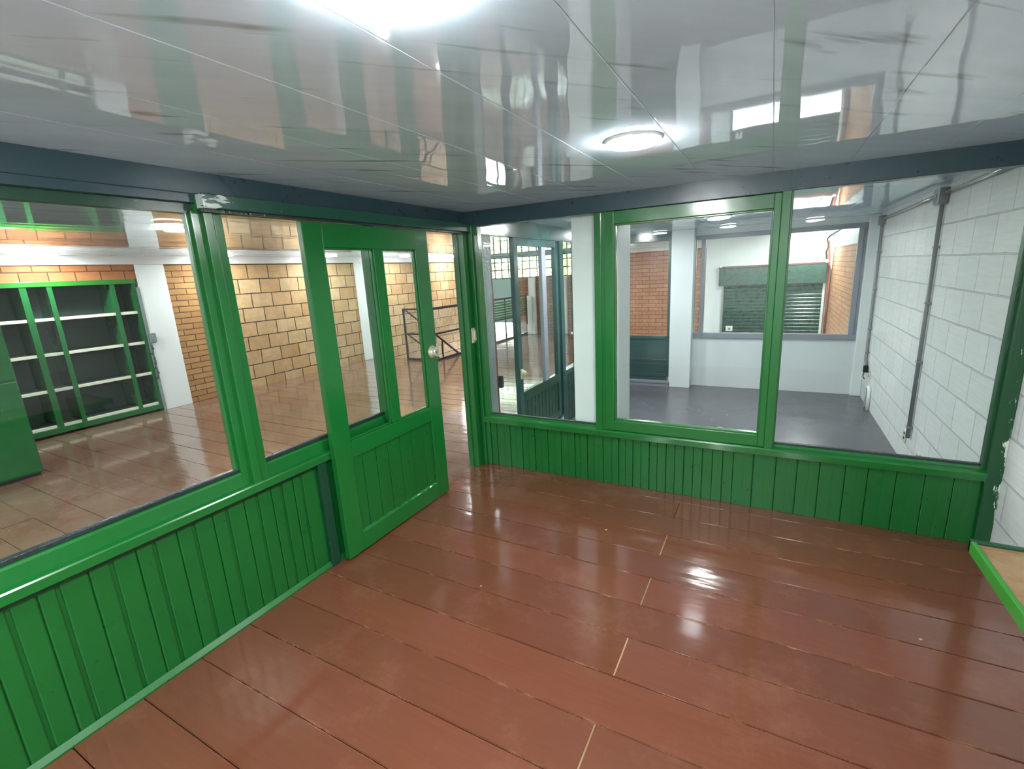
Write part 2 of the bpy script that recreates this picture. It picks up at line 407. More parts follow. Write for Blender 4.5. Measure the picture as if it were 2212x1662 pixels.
for (ya, yb) in ((-.824, -.597), (-1.297, -1.065), (-1.77, -1.541), (-2.245, -2.015)):
    jf.box(1.758, 1.764, ya, yb, -.004, .0018)
jf.build('joint_filler', M['filler'], fl, label='pale worn end joints between the planks')
struct(B(-.03, 3.5, .03, 7.5, ZG-.1, ZG).build('floor', M['grey_floor']), 'dark grey painted floor of the lower room beyond the glass', 'floor')
struct(B(-5.4, -3.5, 4.2, 9.5, -2.5, -2.4).build('floor', M['street']), 'pale ground floor at the foot of the stairwell', 'floor')

# ============================================================ CEILING
def ceiling():
    mb = MB(); w = .366; x = 1.84-w*21
    while x < 3.6:
        a, b = max(x, -5.8), min(x+w, 3.52)
        if b-a > .02:
            tl = random.uniform(-.00025, .00025); bow = random.uniform(.0, .0002)
            n = 6; prev = None
            xs = [a+.0002]+[a+.0022+(b-a-.0044)*i/n for i in range(n+1)]+[b-.0002]
            for i, xx in enumerate(xs):
                u = (xx-a)/(b-a)
                z = H + tl*(u-.5)*2 - bow*(4*u*(1-u))
                if i in (0, len(xs)-1): z += .0022
                cur = (mb.bm.verts.new((xx, -5.0, z)), mb.bm.verts.new((xx, 8.6, z)))
                if prev: mb.bm.faces.new((prev[0], prev[1], cur[1], cur[0]))
                prev = cur
            # top skin
        x += w
    return mb
cl = ceiling(); ce = cl.build('ceiling', M['pvc']); struct(ce, 'glossy white panelled ceiling with grey veins', 'ceiling')
B(-5.8, 3.52, -5.0, 8.6, H+.004, H+.12).build('ceiling_slab', M['white_frame'], ce)

# ============================================================ WALLS
# left brick wall of the hall (x = -5.4) with the niche that holds the shelf unit
wl = thing('wall_left', 'long tan brick and block wall on the far side of the hall', 'wall', (-5.4, 0, 0), kind='structure')
B(-5.6, -5.4, .36, 1.27, 0, 2.05).build('brick_panel', M['brick'], wl)
B(-5.6, -5.4, 1.27, 3.92, 0, 2.05).box(-5.6, -5.4, 4.28, 8.5, -2.4, 2.05).build('block_panel', M['block'], wl)
B(-5.6, -5.4, 3.92, 4.28, -2.4, 0).build('stairwell_panel', M['block'], wl)
B(-5.6, -5.4, -5, 0, 1.86, 2.05).build('lintel', M['lintel'], wl)
B(-5.95, -5.8, -5, 8.5, -.0, 2.16).build('back_wall', M['green_deep'], wl)
B(-5.4, -5.365, -5, 8.5, 2.05, 2.165, bev=.006).build('cornice', M['trim_white'], wl, label='white strip under the ceiling')
B(-5.6, -5.4, -5, 8.5, 2.05, 2.165).build('wall_head', M['trim_white'], wl)
c1 = struct(B(-5.62, -5.385, .0, .36, 0, 2.05, bev=.004).build('wall_column', M['white']), 'white plastered column beside the green shelf unit', 'column')
c2 = struct(B(-5.62, -5.375, 3.92, 4.28, 0, 2.05, bev=.004).build('wall_column', M['white']), 'white plastered column in the block wall near the stair railing', 'column')
B(-5.60, -5.375, -.035, .0, 0, 1.75, bev=.002).build('edge_post', M['grey_worn'], c1, label='weathered grey edge strip')
# front wall of the hall, y = 8.5
wf = thing('wall_front', 'far front wall of the hall under the grid window', 'wall', (-3, 8.5, 0), kind='structure')
B(-5.6, -4.0, 8.5, 8.7, .3, 1.53).build('teal_panel', M['teal_wall'], wf)
B(-4.0, -.9, 8.5, 8.7, 0, 1.53).build('brick_panel', M['brick_dark'], wf)
B(-3.62, -3.42, 8.42, 8.5, 0, 1.53, bev=.01).box(-2.7, -2.5, 8.42, 8.5, 0, 1.53, bev=.01).box(-1.8, -1.6, 8.42, 8.5, 0, 1.53, bev=.01).build('pilasters', M['trim_white'], wf)
B(-5.6, -.9, 8.5, 8.7, 2.11, 2.3).build('window_head', M['teal_wall'], wf)
B(-5.6, -5.3, 8.5, 8.7, -2.4, .3).box(-3.76, -3.4, 8.5, 8.7, -2.4, 0).build('door_jambs', M['teal_wall'], wf)
struct(B(-3.76, -3.74, 4.2, 8.5, -2.4, -.02).build('wall_stairwell', M['white']), 'white wall under the railing in the stairwell', 'wall')
struct(B(-5.4, -3.74, 4.0, 4.2, -2.4, -.2).build('wall_stairwell', M['white']), 'white end wall under the head of the stairs', 'wall')
# grid window
wg = thing('window_1', 'wide daylight window with a square steel grid at the far end', 'window', (-3, 8.55, 1.53), kind='structure')
g = MB(); 
x = -5.37
while x < -.95:
    g.box(x-.015, x+.015, 8.54, 8.565, 1.53, 2.11); x += .22
for z in (1.545, 1.77, 1.98, 2.10): g.box(-5.4, -.9, 8.538, 8.567, z-.014, z+.014)
g.build('grid', M['steel_dark'], wg)
B(-5.4, -.9, 8.575, 8.58, 1.53, 2.11).build('pane', M['glass'], wg)
# brick wall seen beyond the dark partition, y = 7.5
ws = thing('wall_back', 'back wall of the shop, orange bricks beside white plaster', 'wall', (1, 7.5, ZG), kind='structure')
B(-.9, 1.02, 7.5, 7.7, ZG, 1.98).build('brick_panel', M['brick_y'], ws)
B(-.9, 1.02, 7.46, 7.7, 1.98, 2.02, bev=.004).box(-.9, 1.02, 7.44, 7.7, 2.06, 2.10, bev=.004).box(-.9, 1.02, 7.5, 7.7, 2.02, 2.16).build('cornice', M['trim_white'], ws)
B(1.02, 1.36, 7.45, 7.7, ZG, 2.16).box(3.13, 3.5, 7.45, 7.7, ZG, 2.16).box(1.36, 3.13, 7.45, 7.7, 1.5, 2.16).build('plaster_panel', M['white'], ws)
struct(B(-.95, -.9, 7.5, 8.7, ZG, 2.16).build('wall_return', M['white']), 'short return wall between hall and shop', 'wall')
# right white block wall
wr = thing('wall_right', 'white painted block wall along the right side', 'wall', (3.42, 0, 0), kind='structure')
B(3.42, 3.6, -5, 4.55, ZG, H+.05).build('block_panel', M['white_block'], wr)
B(3.30, 3.42, 4.40, 4.55, ZG, H, bev=.01).build('corner_pier', M['white'], wr)
B(3.22, 3.42, 4.55, 7.5, ZG, 1.82).build('brick_panel', M['brick_shop'], wr)
B(3.215, 3.42, 4.55, 7.5, 1.82, H+.05).build('plaster_panel', M['white'], wr)
struct(B(-5.8, 3.5, -5.0, -4.85, 0, H+.02).build('wall_rear', M['white']), 'plain white wall behind the viewer', 'wall')
# freestanding column beyond the glass
struct(B(.89, 1.25, .10, .44, ZG, H+.01, bev=.006).build('wall_column', M['white']), 'white square column just behind the glass of the right partition', 'column')

# ============================================================ PARTITION A (left, x = 0)
pa = thing('wall_partition', 'long green timber and glass partition on the left', 'partition', (0, -2.5, 0), kind='structure')
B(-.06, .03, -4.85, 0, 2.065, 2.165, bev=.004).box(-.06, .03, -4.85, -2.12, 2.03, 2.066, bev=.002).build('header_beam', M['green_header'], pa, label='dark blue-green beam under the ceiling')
B(-.05, .0, -4.85, -2.12, 1.99, 2.032).build('header_reveal', M['green_dark'], pa)
B(-.06, .03, -2.12, -.0, 1.99, 2.066).build('header_core', M['green'], pa)
B(.03, .085, -2.115, -.0, 2.005, 2.066, bev=.004).build('door_track', M['painted_glints'], pa, label='green track board above the sliding door')
B(.03, .06, -2.115, -.0, 1.992, 2.006).build('track_channel', M['rubber'], pa)
# boards below the sill
gro = [-2.996+.0]
for k in range(1, 13): gro.append(-2.996-.15*k)
gro = sorted(gro+[-2.862, -2.697, -2.545, -2.385, -2.234, -2.078, -1.94, -1.817])
ed = [-4.85]+[y for y in gro if y > -4.8]+[-1.05]
bd = MB()
for a, b in zip(ed, ed[1:]):
    mid = (a+b)/2+.01
    bd.box(-.02, -.0015, a+.007, mid-.0015, .0, .66, bev=.005).box(-.02, .0, mid+.0015, b-.007, .0, .66, bev=.005)
bd.build('board_panel', M['green_board'], pa)
B(-.04, -.010, -4.85, -1.05, 0, .66).build('board_backing', M['green_board'], pa)
B(-.015, .004, -4.85, -1.15, .635, .66).build('sill_shade_strip', M['green_dark'], pa)  # dark strip painting the sill's shade on the boards
mb = MB(); 
mb.prism([(-.03, -4.85, .785), (.0, -4.85, .778), (.006, -4.85, .770), (.010, -4.85, .728), (.012, -4.85, .712), (.036, -4.85, .706), (.040, -4.85, .700), (.040, -4.85, .664), (.036, -4.85, .660), (-.05, -4.85, .660), (-.05, -4.85, .785)], (0, 3.78, 0))
mb.build('sill_rail', M['green'], pa)
B(-.035, -.006, -4.85, -1.06, .780, .800, bev=.004).build('glazing_putty', M['rubber'], pa)
mb = MB(); mb.prism([(0, -4.85, 0), (.022, -4.85, 0), (.022, -4.85, .008), (.004, -4.85, .03), (0, -4.85, .03)], (0, 3.75, 0)); mb.build('bottom_bead', M['green_board'], pa)
def post(y0, y1, par, z0=.70, z1=2.0):
    p = MB(); p.box(-.05, .012, y0, y1, z0, z1, bev=.003)
    w = y1-y0
    p.box(.0, .036, y0+w*.30, y0+w*.62, z0, z1, bev=.004)
    p.box(.0, .024, y0+w*.66, y0+w*.97, z0, z1, bev=.004)
    p.box(-.04, -.008, y0-.014, y0+.01, z0, z1, bev=.003).box(-.04, -.008, y1-.01, y1+.012, z0, z1, bev=.003)
    return p.build('post', M['green'], par)
post(-2.135, -2.005, pa)
post(-3.99, -3.86, pa)
B(-.05, .02, -1.118, -1.04, .0, 2.0, bev=.004).box(-.055, .03, -1.10, -1.075, .0, 2.0, bev=.003).build('post', M['green'], pa)
B(.0, .03, -1.72, -1.66, 0, .66, bev=.004).build('door_stop', M['green_dark'], pa)  # the door's shade is put into this strip's darker green
w2 = thing('window_2', 'large clear pane of the left partition, left of the green post', 'window', (-.025, -3, .79), kind='structure')
B(-.027, -.022, -3.87, -2.13, .785, 1.99).build('pane', M['glass'], w2)
B(-.027, -.022, -4.85, -3.98, .785, 1.99).build('pane', M['glass'], w2)
w3 = thing('window_3', 'narrow clear pane of the left partition between the post and the sliding door', 'window', (-.025, -1.6, .79), kind='structure')
B(-.027, -.022, -2.01, -1.15, .785, 1.99).build('pane', M['glass'], w3)
# corner post
cp = MB(); cp.box(-.055, .05, -.105, .0, 0, 2.05, bev=.004).box(-.03, -.0, -.118, -.1, 0, 2.0, bev=.003).box(.02, .062, -.02, .012, 0, 2.05, bev=.003)
cpo = cp.build('post', M['green'], pa)
cp2 = MB(); cp2.box(.062, .09, -.035, .03, .0, 2.05, bev=.004).box(.09, .132, -.015, .045, .0, 2.05, bev=.004); cp2.build('post', M['green'], pa)
sk = MB(); sk.box(.052, .060, -.085, -.03, 1.11, 1.235, bev=.002); sk.box(.058, .078, -.07, -.045, 1.13, 1.215, bev=.002)
for zz in (1.12, 1.225): sk.lathe([(.0001, 0), (.006, 0), (.006, .004), (.0001, .005)], (.06, -.058, zz), 'X', 10)
sk.build('strike_plate', M['brass'], pa, label='dull metal strike plate')

# sliding door
d1 = thing('door_1', 'green sliding door with two glass lights and a round lock, half open', 'door', (.065, -1.12, .01), kind='structure')
DX0, DX1 = .042, .084
def stile(y0, y1): return B(DX0, DX1, y0, y1, .012, 1.985, bev=.004).build('stile', M['green'], d1)
stile(-1.637, -1.512); stile(-.745, -.607)
B(DX0, DX1, -1.512, -.745, 1.855, 1.985, bev=.003).build('rail', M['green'], d1)
B(DX0, DX1, -1.512, -.745, .628, .735, bev=.003).build('rail', M['green'], d1)
B(DX0, DX1, -1.512, -.745, .012, .130, bev=.003).build('rail', M['green'], d1)
B(DX0+.004, DX1-.002, -1.140, -1.062, .735, 1.855, bev=.004).build('mullion', M['green'], d1)
bd = MB(); gs = [-1.512, -1.431, -1.316, -1.209, -1.092, -.972, -.844, -.745]
for a, b in zip(gs, gs[1:]): bd.box(DX0+.008, DX1-.010, a+.002, b-.002, .125, .632, bev=.003)
bd.build('door_panel', M['green_board'], d1)
mb = MB(); n = 36; 
for k in range(n):
    a = -1.51+.76*k/n; b = -1.51+.76*(k+1)/n; h = .130+.004*math.sin(k*1.9)+.003*math.sin(k*.7)
    mb.prism([(DX1-.012, a, .125), (DX1-.001, a, .125), (DX1-.001, a, .131), (DX1-.010, a, h+.012)], (0, b-a, 0))
mb.build('paint_bead', M['green'], d1)
bd = MB()
for y0, y1 in ((-1.512, -1.14), (-1.062, -.745)):
    for (a, b, c, d) in ((y0, y1, .735, .747), (y0, y1, 1.843, 1.855), (y0, y0+.012, .735, 1.855), (y1-.012, y1, .735, 1.855)):
        bd.box(.055, .074, a, b, c, d, bev=.002)
bd.build('glazing_bead', M['green'], d1)
B(.061, .065, -1.505, -1.135, .742, 1.848).build('pane', M['glass'], d1)
B(.061, .065, -1.067, -.75, .742, 1.848).build('pane', M['glass'], d1)
lk = MB(); lk.lathe([(.0001, 0), (.047, 0), (.047, .006), (.042, .016), (.034, .03), (.032, .04), (.026, .046), (.022, .046), (.020, .040), (.0001, .041)], (DX1, -.665, 1.135), 'X', 28)
lko = lk.build('lock', M['brass'], d1, smooth=False, label='round dull metal rim lock')
kl = MB(); kl.lathe([(.0001, 0), (.011, 0), (.011, .005), (.0001, .006)], (DX1+.041, -.665, 1.135), 'X', 16); kl.box(DX1+.045, DX1+.049, -.667, -.663, 1.127, 1.143)
kl.build('keyway', M['steel'], lko)
B(.05, .08, -.61, -.585, 1.085, 1.185, bev=.003).box(.055, .072, -.59, -.572, 1.12, 1.15, bev=.003).build('latch_case', M['brass'], d1)

# ============================================================ PARTITION B (right, y = 0)
pb = thing('wall_partition', 'low green boarded partition with tall glass on the right', 'partition', (1.7, 0, 0), kind='structure')
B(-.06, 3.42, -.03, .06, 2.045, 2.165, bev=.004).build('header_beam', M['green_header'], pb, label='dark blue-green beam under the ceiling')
gx = [.132, .19, .265, .322, .381, .44, .50, .56, .62, .68, .74, .80, .86, .92, .965, 1.025, 1.082, 1.155, 1.226, 1.28, 1.333, 1.39, 1.451, 1.513, 1.571, 1.635, 1.697, 1.76, 1.824, 1.885, 1.952, 2.018, 2.085, 2.209, 2.342, 2.464, 2.586, 2.721, 2.836, 2.974, 3.106, 3.234, 3.355]
bd = MB()
for i, (a, b) in enumerate(zip(gx, gx[1:])):
    dep = .0 if (i % 2 == 0 or a > 2.05) else .006
    bd.box(a+.0015, b-.0015, dep-.001, .02, 0, .41, bev=.0025)
    if a > 2.05: bd.box(a+(b-a)*.52, b-.006, -.003, .005, 0, .392, bev=.0015)
bd.build('board_panel', M['green_board'], pb)
B(.1, 3.36, .018, .04, ZG, .45).build('board_backing', M['green_dark'], pb)
mb = MB(); mb.prism([(.09, .06, .40), (.09, -.03, .40), (.09, -.034, .440), (.09, -.028, .449), (.09, .004, .458), (.09, .012, .472), (.09, .06, .472)], (3.29, 0, 0))
mb.build('sill_rail', M['green'], pb)
B(.13, 1.11, .018, .042, .470, .480).box(2.305, 3.36, .018, .042, .470, .484).build('glazing_putty', M['rubber'], pb)
B(1.108, 1.160, -.022, .05, .45, 2.05, bev=.004).box(1.155, 1.182, -.012, .04, .45, 2.05, bev=.004).build('post', M['green'], pb)
B(2.262, 2.312, -.03, .05, .45, 2.05, bev=.004).box(2.30, 2.322, -.010, .04, .45, 2.05, bev=.003).build('post', M['green'], pb)
w4 = thing('window_4', 'framed glass window in the middle of the right partition', 'window', (1.7, 0, .46), kind='structure')
fr = MB(); fr.box(1.182, 1.252, -.024, .045, .455, 2.045, bev=.005).box(2.222, 2.264, -.024, .045, .455, 2.045, bev=.005)
fr.box(1.25, 2.225, -.022, .045, .455, .535, bev=.005).box(1.25, 2.225, -.022, .045, 1.957, 2.045, bev=.005)
fr.box(1.236, 1.262, -.008, .03, .53, 1.965, bev=.003).box(2.214, 2.24, -.008, .03, .53, 1.965, bev=.003).box(1.25, 2.23, -.008, .03, .525, .545, bev=.003).box(1.25, 2.23, -.008, .03, 1.948, 1.968, bev=.003)
fr.build('window_frame', M['green'], w4)
B(1.25, 2.23, .012, .017, .54, 1.955).build('pane', M['glass'], w4)
w5 = thing('window_5', 'narrow pane of the right partition next to the corner post', 'window', (.6, .03, .47), kind='structure')
B(.125, 1.112, .028, .033, .475, 2.05).build('pane', M['glass'], w5)
w6 = thing('window_6', 'wide pane of the right partition beside the white block wall', 'window', (2.8, .03, .47), kind='structure')
B(2.318, 3.36, .028, .033, .475, 2.05).build('pane', M['glass'], w6)
B(3.352, 3.42, -.035, .055, 0, 2.05, bev=.006).box(3.338, 3.356, -.005, .045, .45, 2.05, bev=.003).build('post', M['chipped'], pb, label='dark green end post with chipped white paint')

# ============================================================ PARTITION A' (continues beyond, x = 0, lower room)
pc = thing('wall_partition', 'dark green boarded partition with glass seen through the first pane', 'partition', (0, 2, ZG), kind='structure')
B(-.05, .04, .06, 4.4, 2.0, 2.165, bev=.004).build('header_beam', M['teal_dark'], pc)
B(-.04, .05, .06, .30, ZG, 2.0, bev=.004).build('post', M['grey_worn'], pc)
B(-.05, .04, .30, .345, ZG, 2.0, bev=.004).build('post', M['steel_red'], pc)
B(-.03, .03, 1.98, 4.4, ZG, .40, bev=.003).build('backing', M['green_dark'], pc)
bd = MB(); y = 2.0
while y < 4.3: bd.box(.03, .042, y+.003, y+.085, ZG, .39, bev=.003); y += .09
bd.build('board_panel', M['green_dark'], pc)
B(-.04, .055, 1.93, 4.4, .39, .45, bev=.004).build('sill_rail', M['teal_dark'], pc)
B(-.05, .05, 1.90, 2.0, ZG, 2.0, bev=.004).box(-.05, .05, 2.5, 2.58, .45, 2.0, bev=.004).box(-.05, .05, 3.3, 3.38, .45, 2.0, bev=.004).build('posts', M['teal_dark'], pc)
st = MB(); st.box(.04, .075, .34, .375, .62, .735, bev=.003); st.box(.045, .065, .37, .40, .65, .66).box(.045, .065, .37, .395, .70, .712)
st.build('strike_box', M['black'], pc, label='black latch box')
w7 = thing('window_7', 'clear panes of the dark green partition beyond the sliding door there', 'window', (0, 3, .45), kind='structure')
B(-.003, .003, 2.0, 2.5, .45, 2.0).box(-.003, .003, 2.58, 3.3, .45, 2.0).box(-.003, .003, 3.38, 4.4, .45, 2.0).build('pane', M['glass'], w7)
d2 = thing('door_2', 'dark green sliding door seen through the first pane, with a low lock', 'door', (0, 1.3, ZG), kind='structure')
for a, b in ((.785, .870), (1.80, 1.90)):
    B(-.02, .03, a, b, -.10, 2.03, bev=.004).build('stile', M['teal_dark'], d2)
B(-.02, .03, .87, 1.80, 1.925, 2.03, bev=.003).build('rail', M['teal_dark'], d2)
B(-.02, .03, .87, 1.80, .34, .445, bev=.003).build('rail', M['green_dark'], d2)
B(-.02, .03, .87, 1.80, -.10, -.02, bev=.003).build('rail', M['green_dark'], d2)
B(-.015, .03, 1.43, 1.53, .44, 1.93, bev=.004).build('mullion', M['grey_frame'], d2)
bd = MB(); y = .87
while y < 1.75: bd.box(-.01, .018, y+.003, y+.09, -.03, .35, bev=.004); y += .093
bd.build('door_panel', M['green_dark'], d2)
B(.003, .007, .87, 1.44, .44, 1.93).box(.003, .007, 1.52, 1.80, .44, 1.93).build('pane', M['glass'], d2)
lk = MB(); lk.box(.03, .05, .80, .845, .60, .70, bev=.004); lk.lathe([(.0001, 0), (.032, 0), (.03, .02), (.02, .03), (.0001, .031)], (.05, .835, .655), 'X', 20)
lk.build('lock', M['brass'], d2)

# ============================================================ LOWER GREY ROOM
wn = thing('wall_north', 'pale grey partition with a big grey-framed opening at the end of the lower room', 'partition', (2.2, 4.47, ZG), kind='structure')
B(1.2, 3.32, 4.47, 4.56, ZG, .545, bev=.003).build('low_panel', M['grey_wall'], wn)
B(.885, 1.205, 4.25, 4.60, ZG, H, bev=.006).build('pier', M['grey_wall'], wn)
B(1.2, 3.42, 4.48, 4.54, 2.066, H+.01).build('head_panel', M['white'], wn)
w8 = thing('window_8', 'grey-framed glass window at the end of the lower grey room', 'window', (2.2, 4.46, .53), kind='structure')
fr = MB(); fr.box(1.20, 3.30, 4.43, 4.50, .535, .612, bev=.004).box(1.20, 3.30, 4.43, 4.50, 2.006, 2.07, bev=.004)
fr.box(3.205, 3.262, 4.43, 4.50, .60, 2.01, bev=.004).box(1.285, 1.345, 4.43, 4.50, .60, 2.01, bev=.004).box(1.204, 1.216, 4.44, 4.50, .60, 2.01, bev=.003).box(3.262, 3.30, 4.45, 4.50, .60, 2.01, bev=.003)
fr.build('window_frame', M['grey_frame'], w8)
B(1.34, 3.21, 4.465, 4.47, .6, 2.01).box(1.214, 1.287, 4.465, 4.47, .6, 2.01).build('pane', M['glass'], w8)
sw = thing('window_9', 'dark teal framed partition light with brick wall showing behind', 'window', (.5, 4.3, ZG), kind='structure')
fr = MB(); fr.box(.843, .885, 4.27, 4.33, -.08, 2.13, bev=.004).box(-.05, .885, 4.26, 4.33, 2.025, 2.165, bev=.004).box(-.05, .885, 4.27, 4.33, .53, .575, bev=.004)
fr.build('window_frame', M['teal_dark'], sw)
B(-.05, .85, 4.29, 4.32, -.08, .54).box(-.05, .85, 4.275, 4.33, -.085, -.03, bev=.003).box(-.05, .85, 4.275, 4.33, .17, .20, bev=.003).build('lower_panel', M['teal_dark'], sw)
B(-.05, .85, 4.298, 4.302, .57, 2.03).build('pane', M['glass'], sw)
B(-.05, .90, 4.24, 4.36, -.19, -.145, bev=.006).box(-.05, .90, 4.25, 4.36, ZG, -.185).build('threshold', M['grey_frame'], sw)
B(-.05, .85, 4.28, 4.32, -.15, -.08).build('lower_rail', M['teal_dark'], sw)

# roller shutter
rs = thing('roller_shutter', 'green roller shutter with hood on the white back wall of the shop', 'roller shutter', (2.25, 7.4, .1))
B(1.29, 3.135, 7.30, 7.50, 1.19, 1.54, bev=.01).build('hood', M['shutter'], rs)
B(1.285, 3.14, 7.29, 7.50, 1.54, 1.575, bev=.005).build('hood_cap', M['steel_red'], rs)
sl = MB(); z = .23; 
while z < 1.19:
    sl.prism([(1.38, 7.42, z), (1.38, 7.395, z+.012), (1.38, 7.393, z+.05), (1.38, 7.41, z+.074), (1.38, 7.43, z+.074), (1.38, 7.43, z)], (1.74, 0, 0)); z += .07
sl.build('slats', M['shutter'], rs)
B(1.35, 1.39, 7.38, 7.45, ZG, 1.19, bev=.004).build('guide', M['steel'], rs); B(3.10, 3.14, 7.38, 7.45, ZG, 1.19, bev=.004).build('guide', M['white_frame'], rs)
B(1.38, 3.12, 7.39, 7.43, .20, .235, bev=.004).build('bottom_bar', M['steel'], rs)
pl = B(1.46, 1.59, 7.375, 7.395, .26, .37, bev=.005).build('lock_plate', M['white_frame'], rs, label='white lock plate')
MB().lathe([(.0001, 0), (.022, 0), (.022, -.012), (.0001, -.013)], (1.53, 7.375, .31), 'Y', 20).build('lock_cylinder', M['grey_frame'], pl)
for xx in (1.325, 3.12):
    MB().lathe([(.0001, 0), (.034, 0), (.034, -.05), (.02, -.06), (.0001, -.06)], (xx, 7.30, 1.585), 'Y', 18).build('shaft_cap', M['white_frame'], rs)
op = MB(); op.tube([(3.19, 7.41, ZG), (3.19, 7.41, 1.3), (3.16, 7.42, 1.6), (3.13, 7.42, 1.95)], .018, 8)
tag(op.build('pipe', M['orange_pipe'], smooth=True), 'thin terracotta pipe in the shop corner beside the shutter', 'pipe')
cb = MB(); cb.tube([(3.12, 7.40, 1.62), (3.10, 7.39, 1.75), (3.13, 7.39, 1.85), (3.10, 7.40, 1.98), (3.14, 7.40, 2.04), (3.20, 7.30, 2.08), (3.20, 6.4, 2.1)], .012, 6)
tag(cb.build('cable', M['black'], smooth=True), 'dark cable hanging in the upper shop corner above the shutter', 'cable')

# conduits on the right wall
def conduit(label, y, ztop, zbot, bend=0):
    t = thing('conduit', label, 'conduit', (3.40, y, zbot))
    p = [(3.398, y, ztop), (3.398, y, zbot)]
    if bend: p.append((3.398, y-bend, zbot-.06))
    MB().tube(p, .016, 10).build('pipe', M['grey_conduit'], t, smooth=True)
    for zz in (ztop-.35, ztop-.8, ztop-1.3, zbot+.1): B(3.380, 3.42, y-.026, y+.026, zz-.01, zz+.01, bev=.003).build('clamp', M['grey_conduit'], t)
    return t
conduit('thick grey conduit down the white wall, nearest the green post', 1.77, 2.04, .05)
conduit('thin grey conduit down the white wall near the far grey window', 4.15, 2.03, .32, .08)
jb = B(3.355, 3.42, 1.70, 1.85, 2.02, 2.145, bev=.006).build('junction_box', M['grey_conduit']); tag(jb, 'grey junction box under the ceiling at the top of the nearest conduit', 'junction box')
MB().lathe([(.0001, 0), (.02, 0), (.02, -.004), (.0001, -.004)], (3.355, 1.775, 2.085), 'X', 14).build('knockout', M['steel'], jb)
jb = B(3.36, 3.42, 4.08, 4.22, 2.01, 2.12, bev=.006).build('junction_box', M['grey_conduit']); tag(jb, 'grey junction box under the ceiling at the top of the far thin conduit', 'junction box')
MB().lathe([(.0001, 0), (.02, 0), (.02, -.004), (.0001, -.004)], (3.36, 4.15, 2.07), 'X', 14).build('knockout', M['steel'], jb)
hp = MB().tube([(3.395, .05, 2.115), (3.395, 1.70, 2.10)], .015, 10); tag(hp.build('conduit', M['steel'], smooth=True), 'shiny horizontal conduit along the ceiling edge, from the green post to the first box', 'conduit')
hp = MB().tube([(3.395, 1.85, 2.10), (3.395, 4.08, 2.08)], .015, 10); tag(hp.build('conduit', M['steel'], smooth=True), 'shiny horizontal conduit between the two grey junction boxes', 'conduit')
def socket(y, z, label, mat='socket', hole=True):
    s = B(3.406, 3.42, y-.04, y+.04, z-.055, z+.055, bev=.004).build('wall_socket', M[mat]); tag(s, label, 'socket')
    for zz in (z-.022, z+.022): B(3.403, 3.408, y-.016, y+.016, zz-.012, zz+.012, bev=.003).build('outlet', M['black'], s)
socket(1.93, .02, 'cream wall socket low on the white wall, just behind the nearest conduit')
socket(1.45, -.03, 'cream wall socket low on the white wall, just in front of the nearest conduit')
socket(3.9, .18, 'cream wall socket near the foot of the far conduit')
pg = MB(); pg.box(3.365, 3.415, 4.03, 4.09, .17, .26, bev=.01).tube([(3.38, 4.06, .17), (3.37, 4.05, .12), (3.39, 4.04, .08)], .006, 6)
tag(pg.build('plug', M['black']), 'black plug hanging on the white wall by the far conduit', 'plug')
pt = MB(); pt.tube([(3.40, 3.85, ZG), (3.40, 3.85, .02), (3.40, 3.75, .05), (3.40, 3.70, .0), (3.40, 3.70, ZG)], .02, 8)
tag(pt.build('pipe', M['white'], smooth=True), 'short white pipe loop at the foot of the block wall', 'pipe')

# ============================================================ HALL FURNITURE
sh = thing('shelf_unit', 'wide dark green wall shelf with cream-edged shelves, left of the white column', 'shelf unit', (-5.55, -1.5, 0))
for a, b, mt in ((-.075, -.035, 'green_hall'), (-.325, -.275, 'green_hall'), (-.955, -.905, 'green_hall'), (-1.20, -1.135, 'green_hall'), (-1.85, -1.80, 'green_hall'), (-2.9, -2.85, 'green_hall')):
    B(-5.42, -5.395, a, b, .06, 1.82, bev=.003).box(-5.78, -5.42, a+.01, b-.01, .06, 1.82).build('upright', M[mt], sh)
for z in (.13, .57, 1.005, 1.425):
    s = B(-5.78, -5.42, -2.85, -.05, z-.022, z+.0, bev=0).build('shelf', M['green_deep'], sh)
    e = MB()
    for a, b in ((-.275, -.075), (-.905, -.325), (-1.135, -.955), (-1.80, -1.20), (-2.85, -1.85)): e.box(-5.42, -5.406, a, b, z-.03, z+.008, bev=.003)
    e.build('edge_strip', M['shelf_white'], s, label='cream front edge')
B(-5.42, -5.385, -2.95, -.03, 1.80, 1.86, bev=.004).build('top_rail', M['green_trim'], sh)
B(-5.42, -5.39, -2.95, -.03, .03, .10, bev=.004).build('plinth', M['green_hall'], sh)
B(-5.79, -5.77, -2.95, -.03, .03, 1.84).build('back_panel', M['green_deep'], sh)
B(-5.405, -5.40, -1.135, -.955, .12, 1.80).build('glass_front', M['glass'], sh)
# chain and old outlet box on the column edge
ob = MB().box(-5.385, -5.345, -.02, .06, .98, 1.12, bev=.012); tag(ob.build('outlet_box', M['grey_worn']), 'small weathered grey box on the edge of the white column by the shelf', 'box')
ch = MB(); y, z = -.02, .97
for k in range(14):
    z -= .035; y = -.02+.012*math.sin(k*1.3)
    ch.lathe([(.008, -.003), (.016, -.003), (.016, .003), (.008, .003)], (-5.372, y, z), 'X' if k % 2 else 'Y', 10)
tag(ch.build('chain', M['steel_dark']), 'dark chain hanging under the grey box beside the shelf', 'chain')
cbn = thing('cabinet', 'tall green metal cabinet standing on the hall floor at the left edge', 'cabinet', (-4.1, -2.3, 0))
B(-4.35, -3.87, -2.85, -1.82, .03, 1.85, bev=.006).build('body', M['green_hall'], cbn)
B(-3.872, -3.855, -2.845, -1.83, .95, 1.84, bev=.004).build('door', M['green_hall'], cbn)  # front split in two so the seam draws a reflection's edge
B(-3.872, -3.855, -2.845, -1.83, .05, .93, bev=.004).build('door', M['green_hall'], cbn)
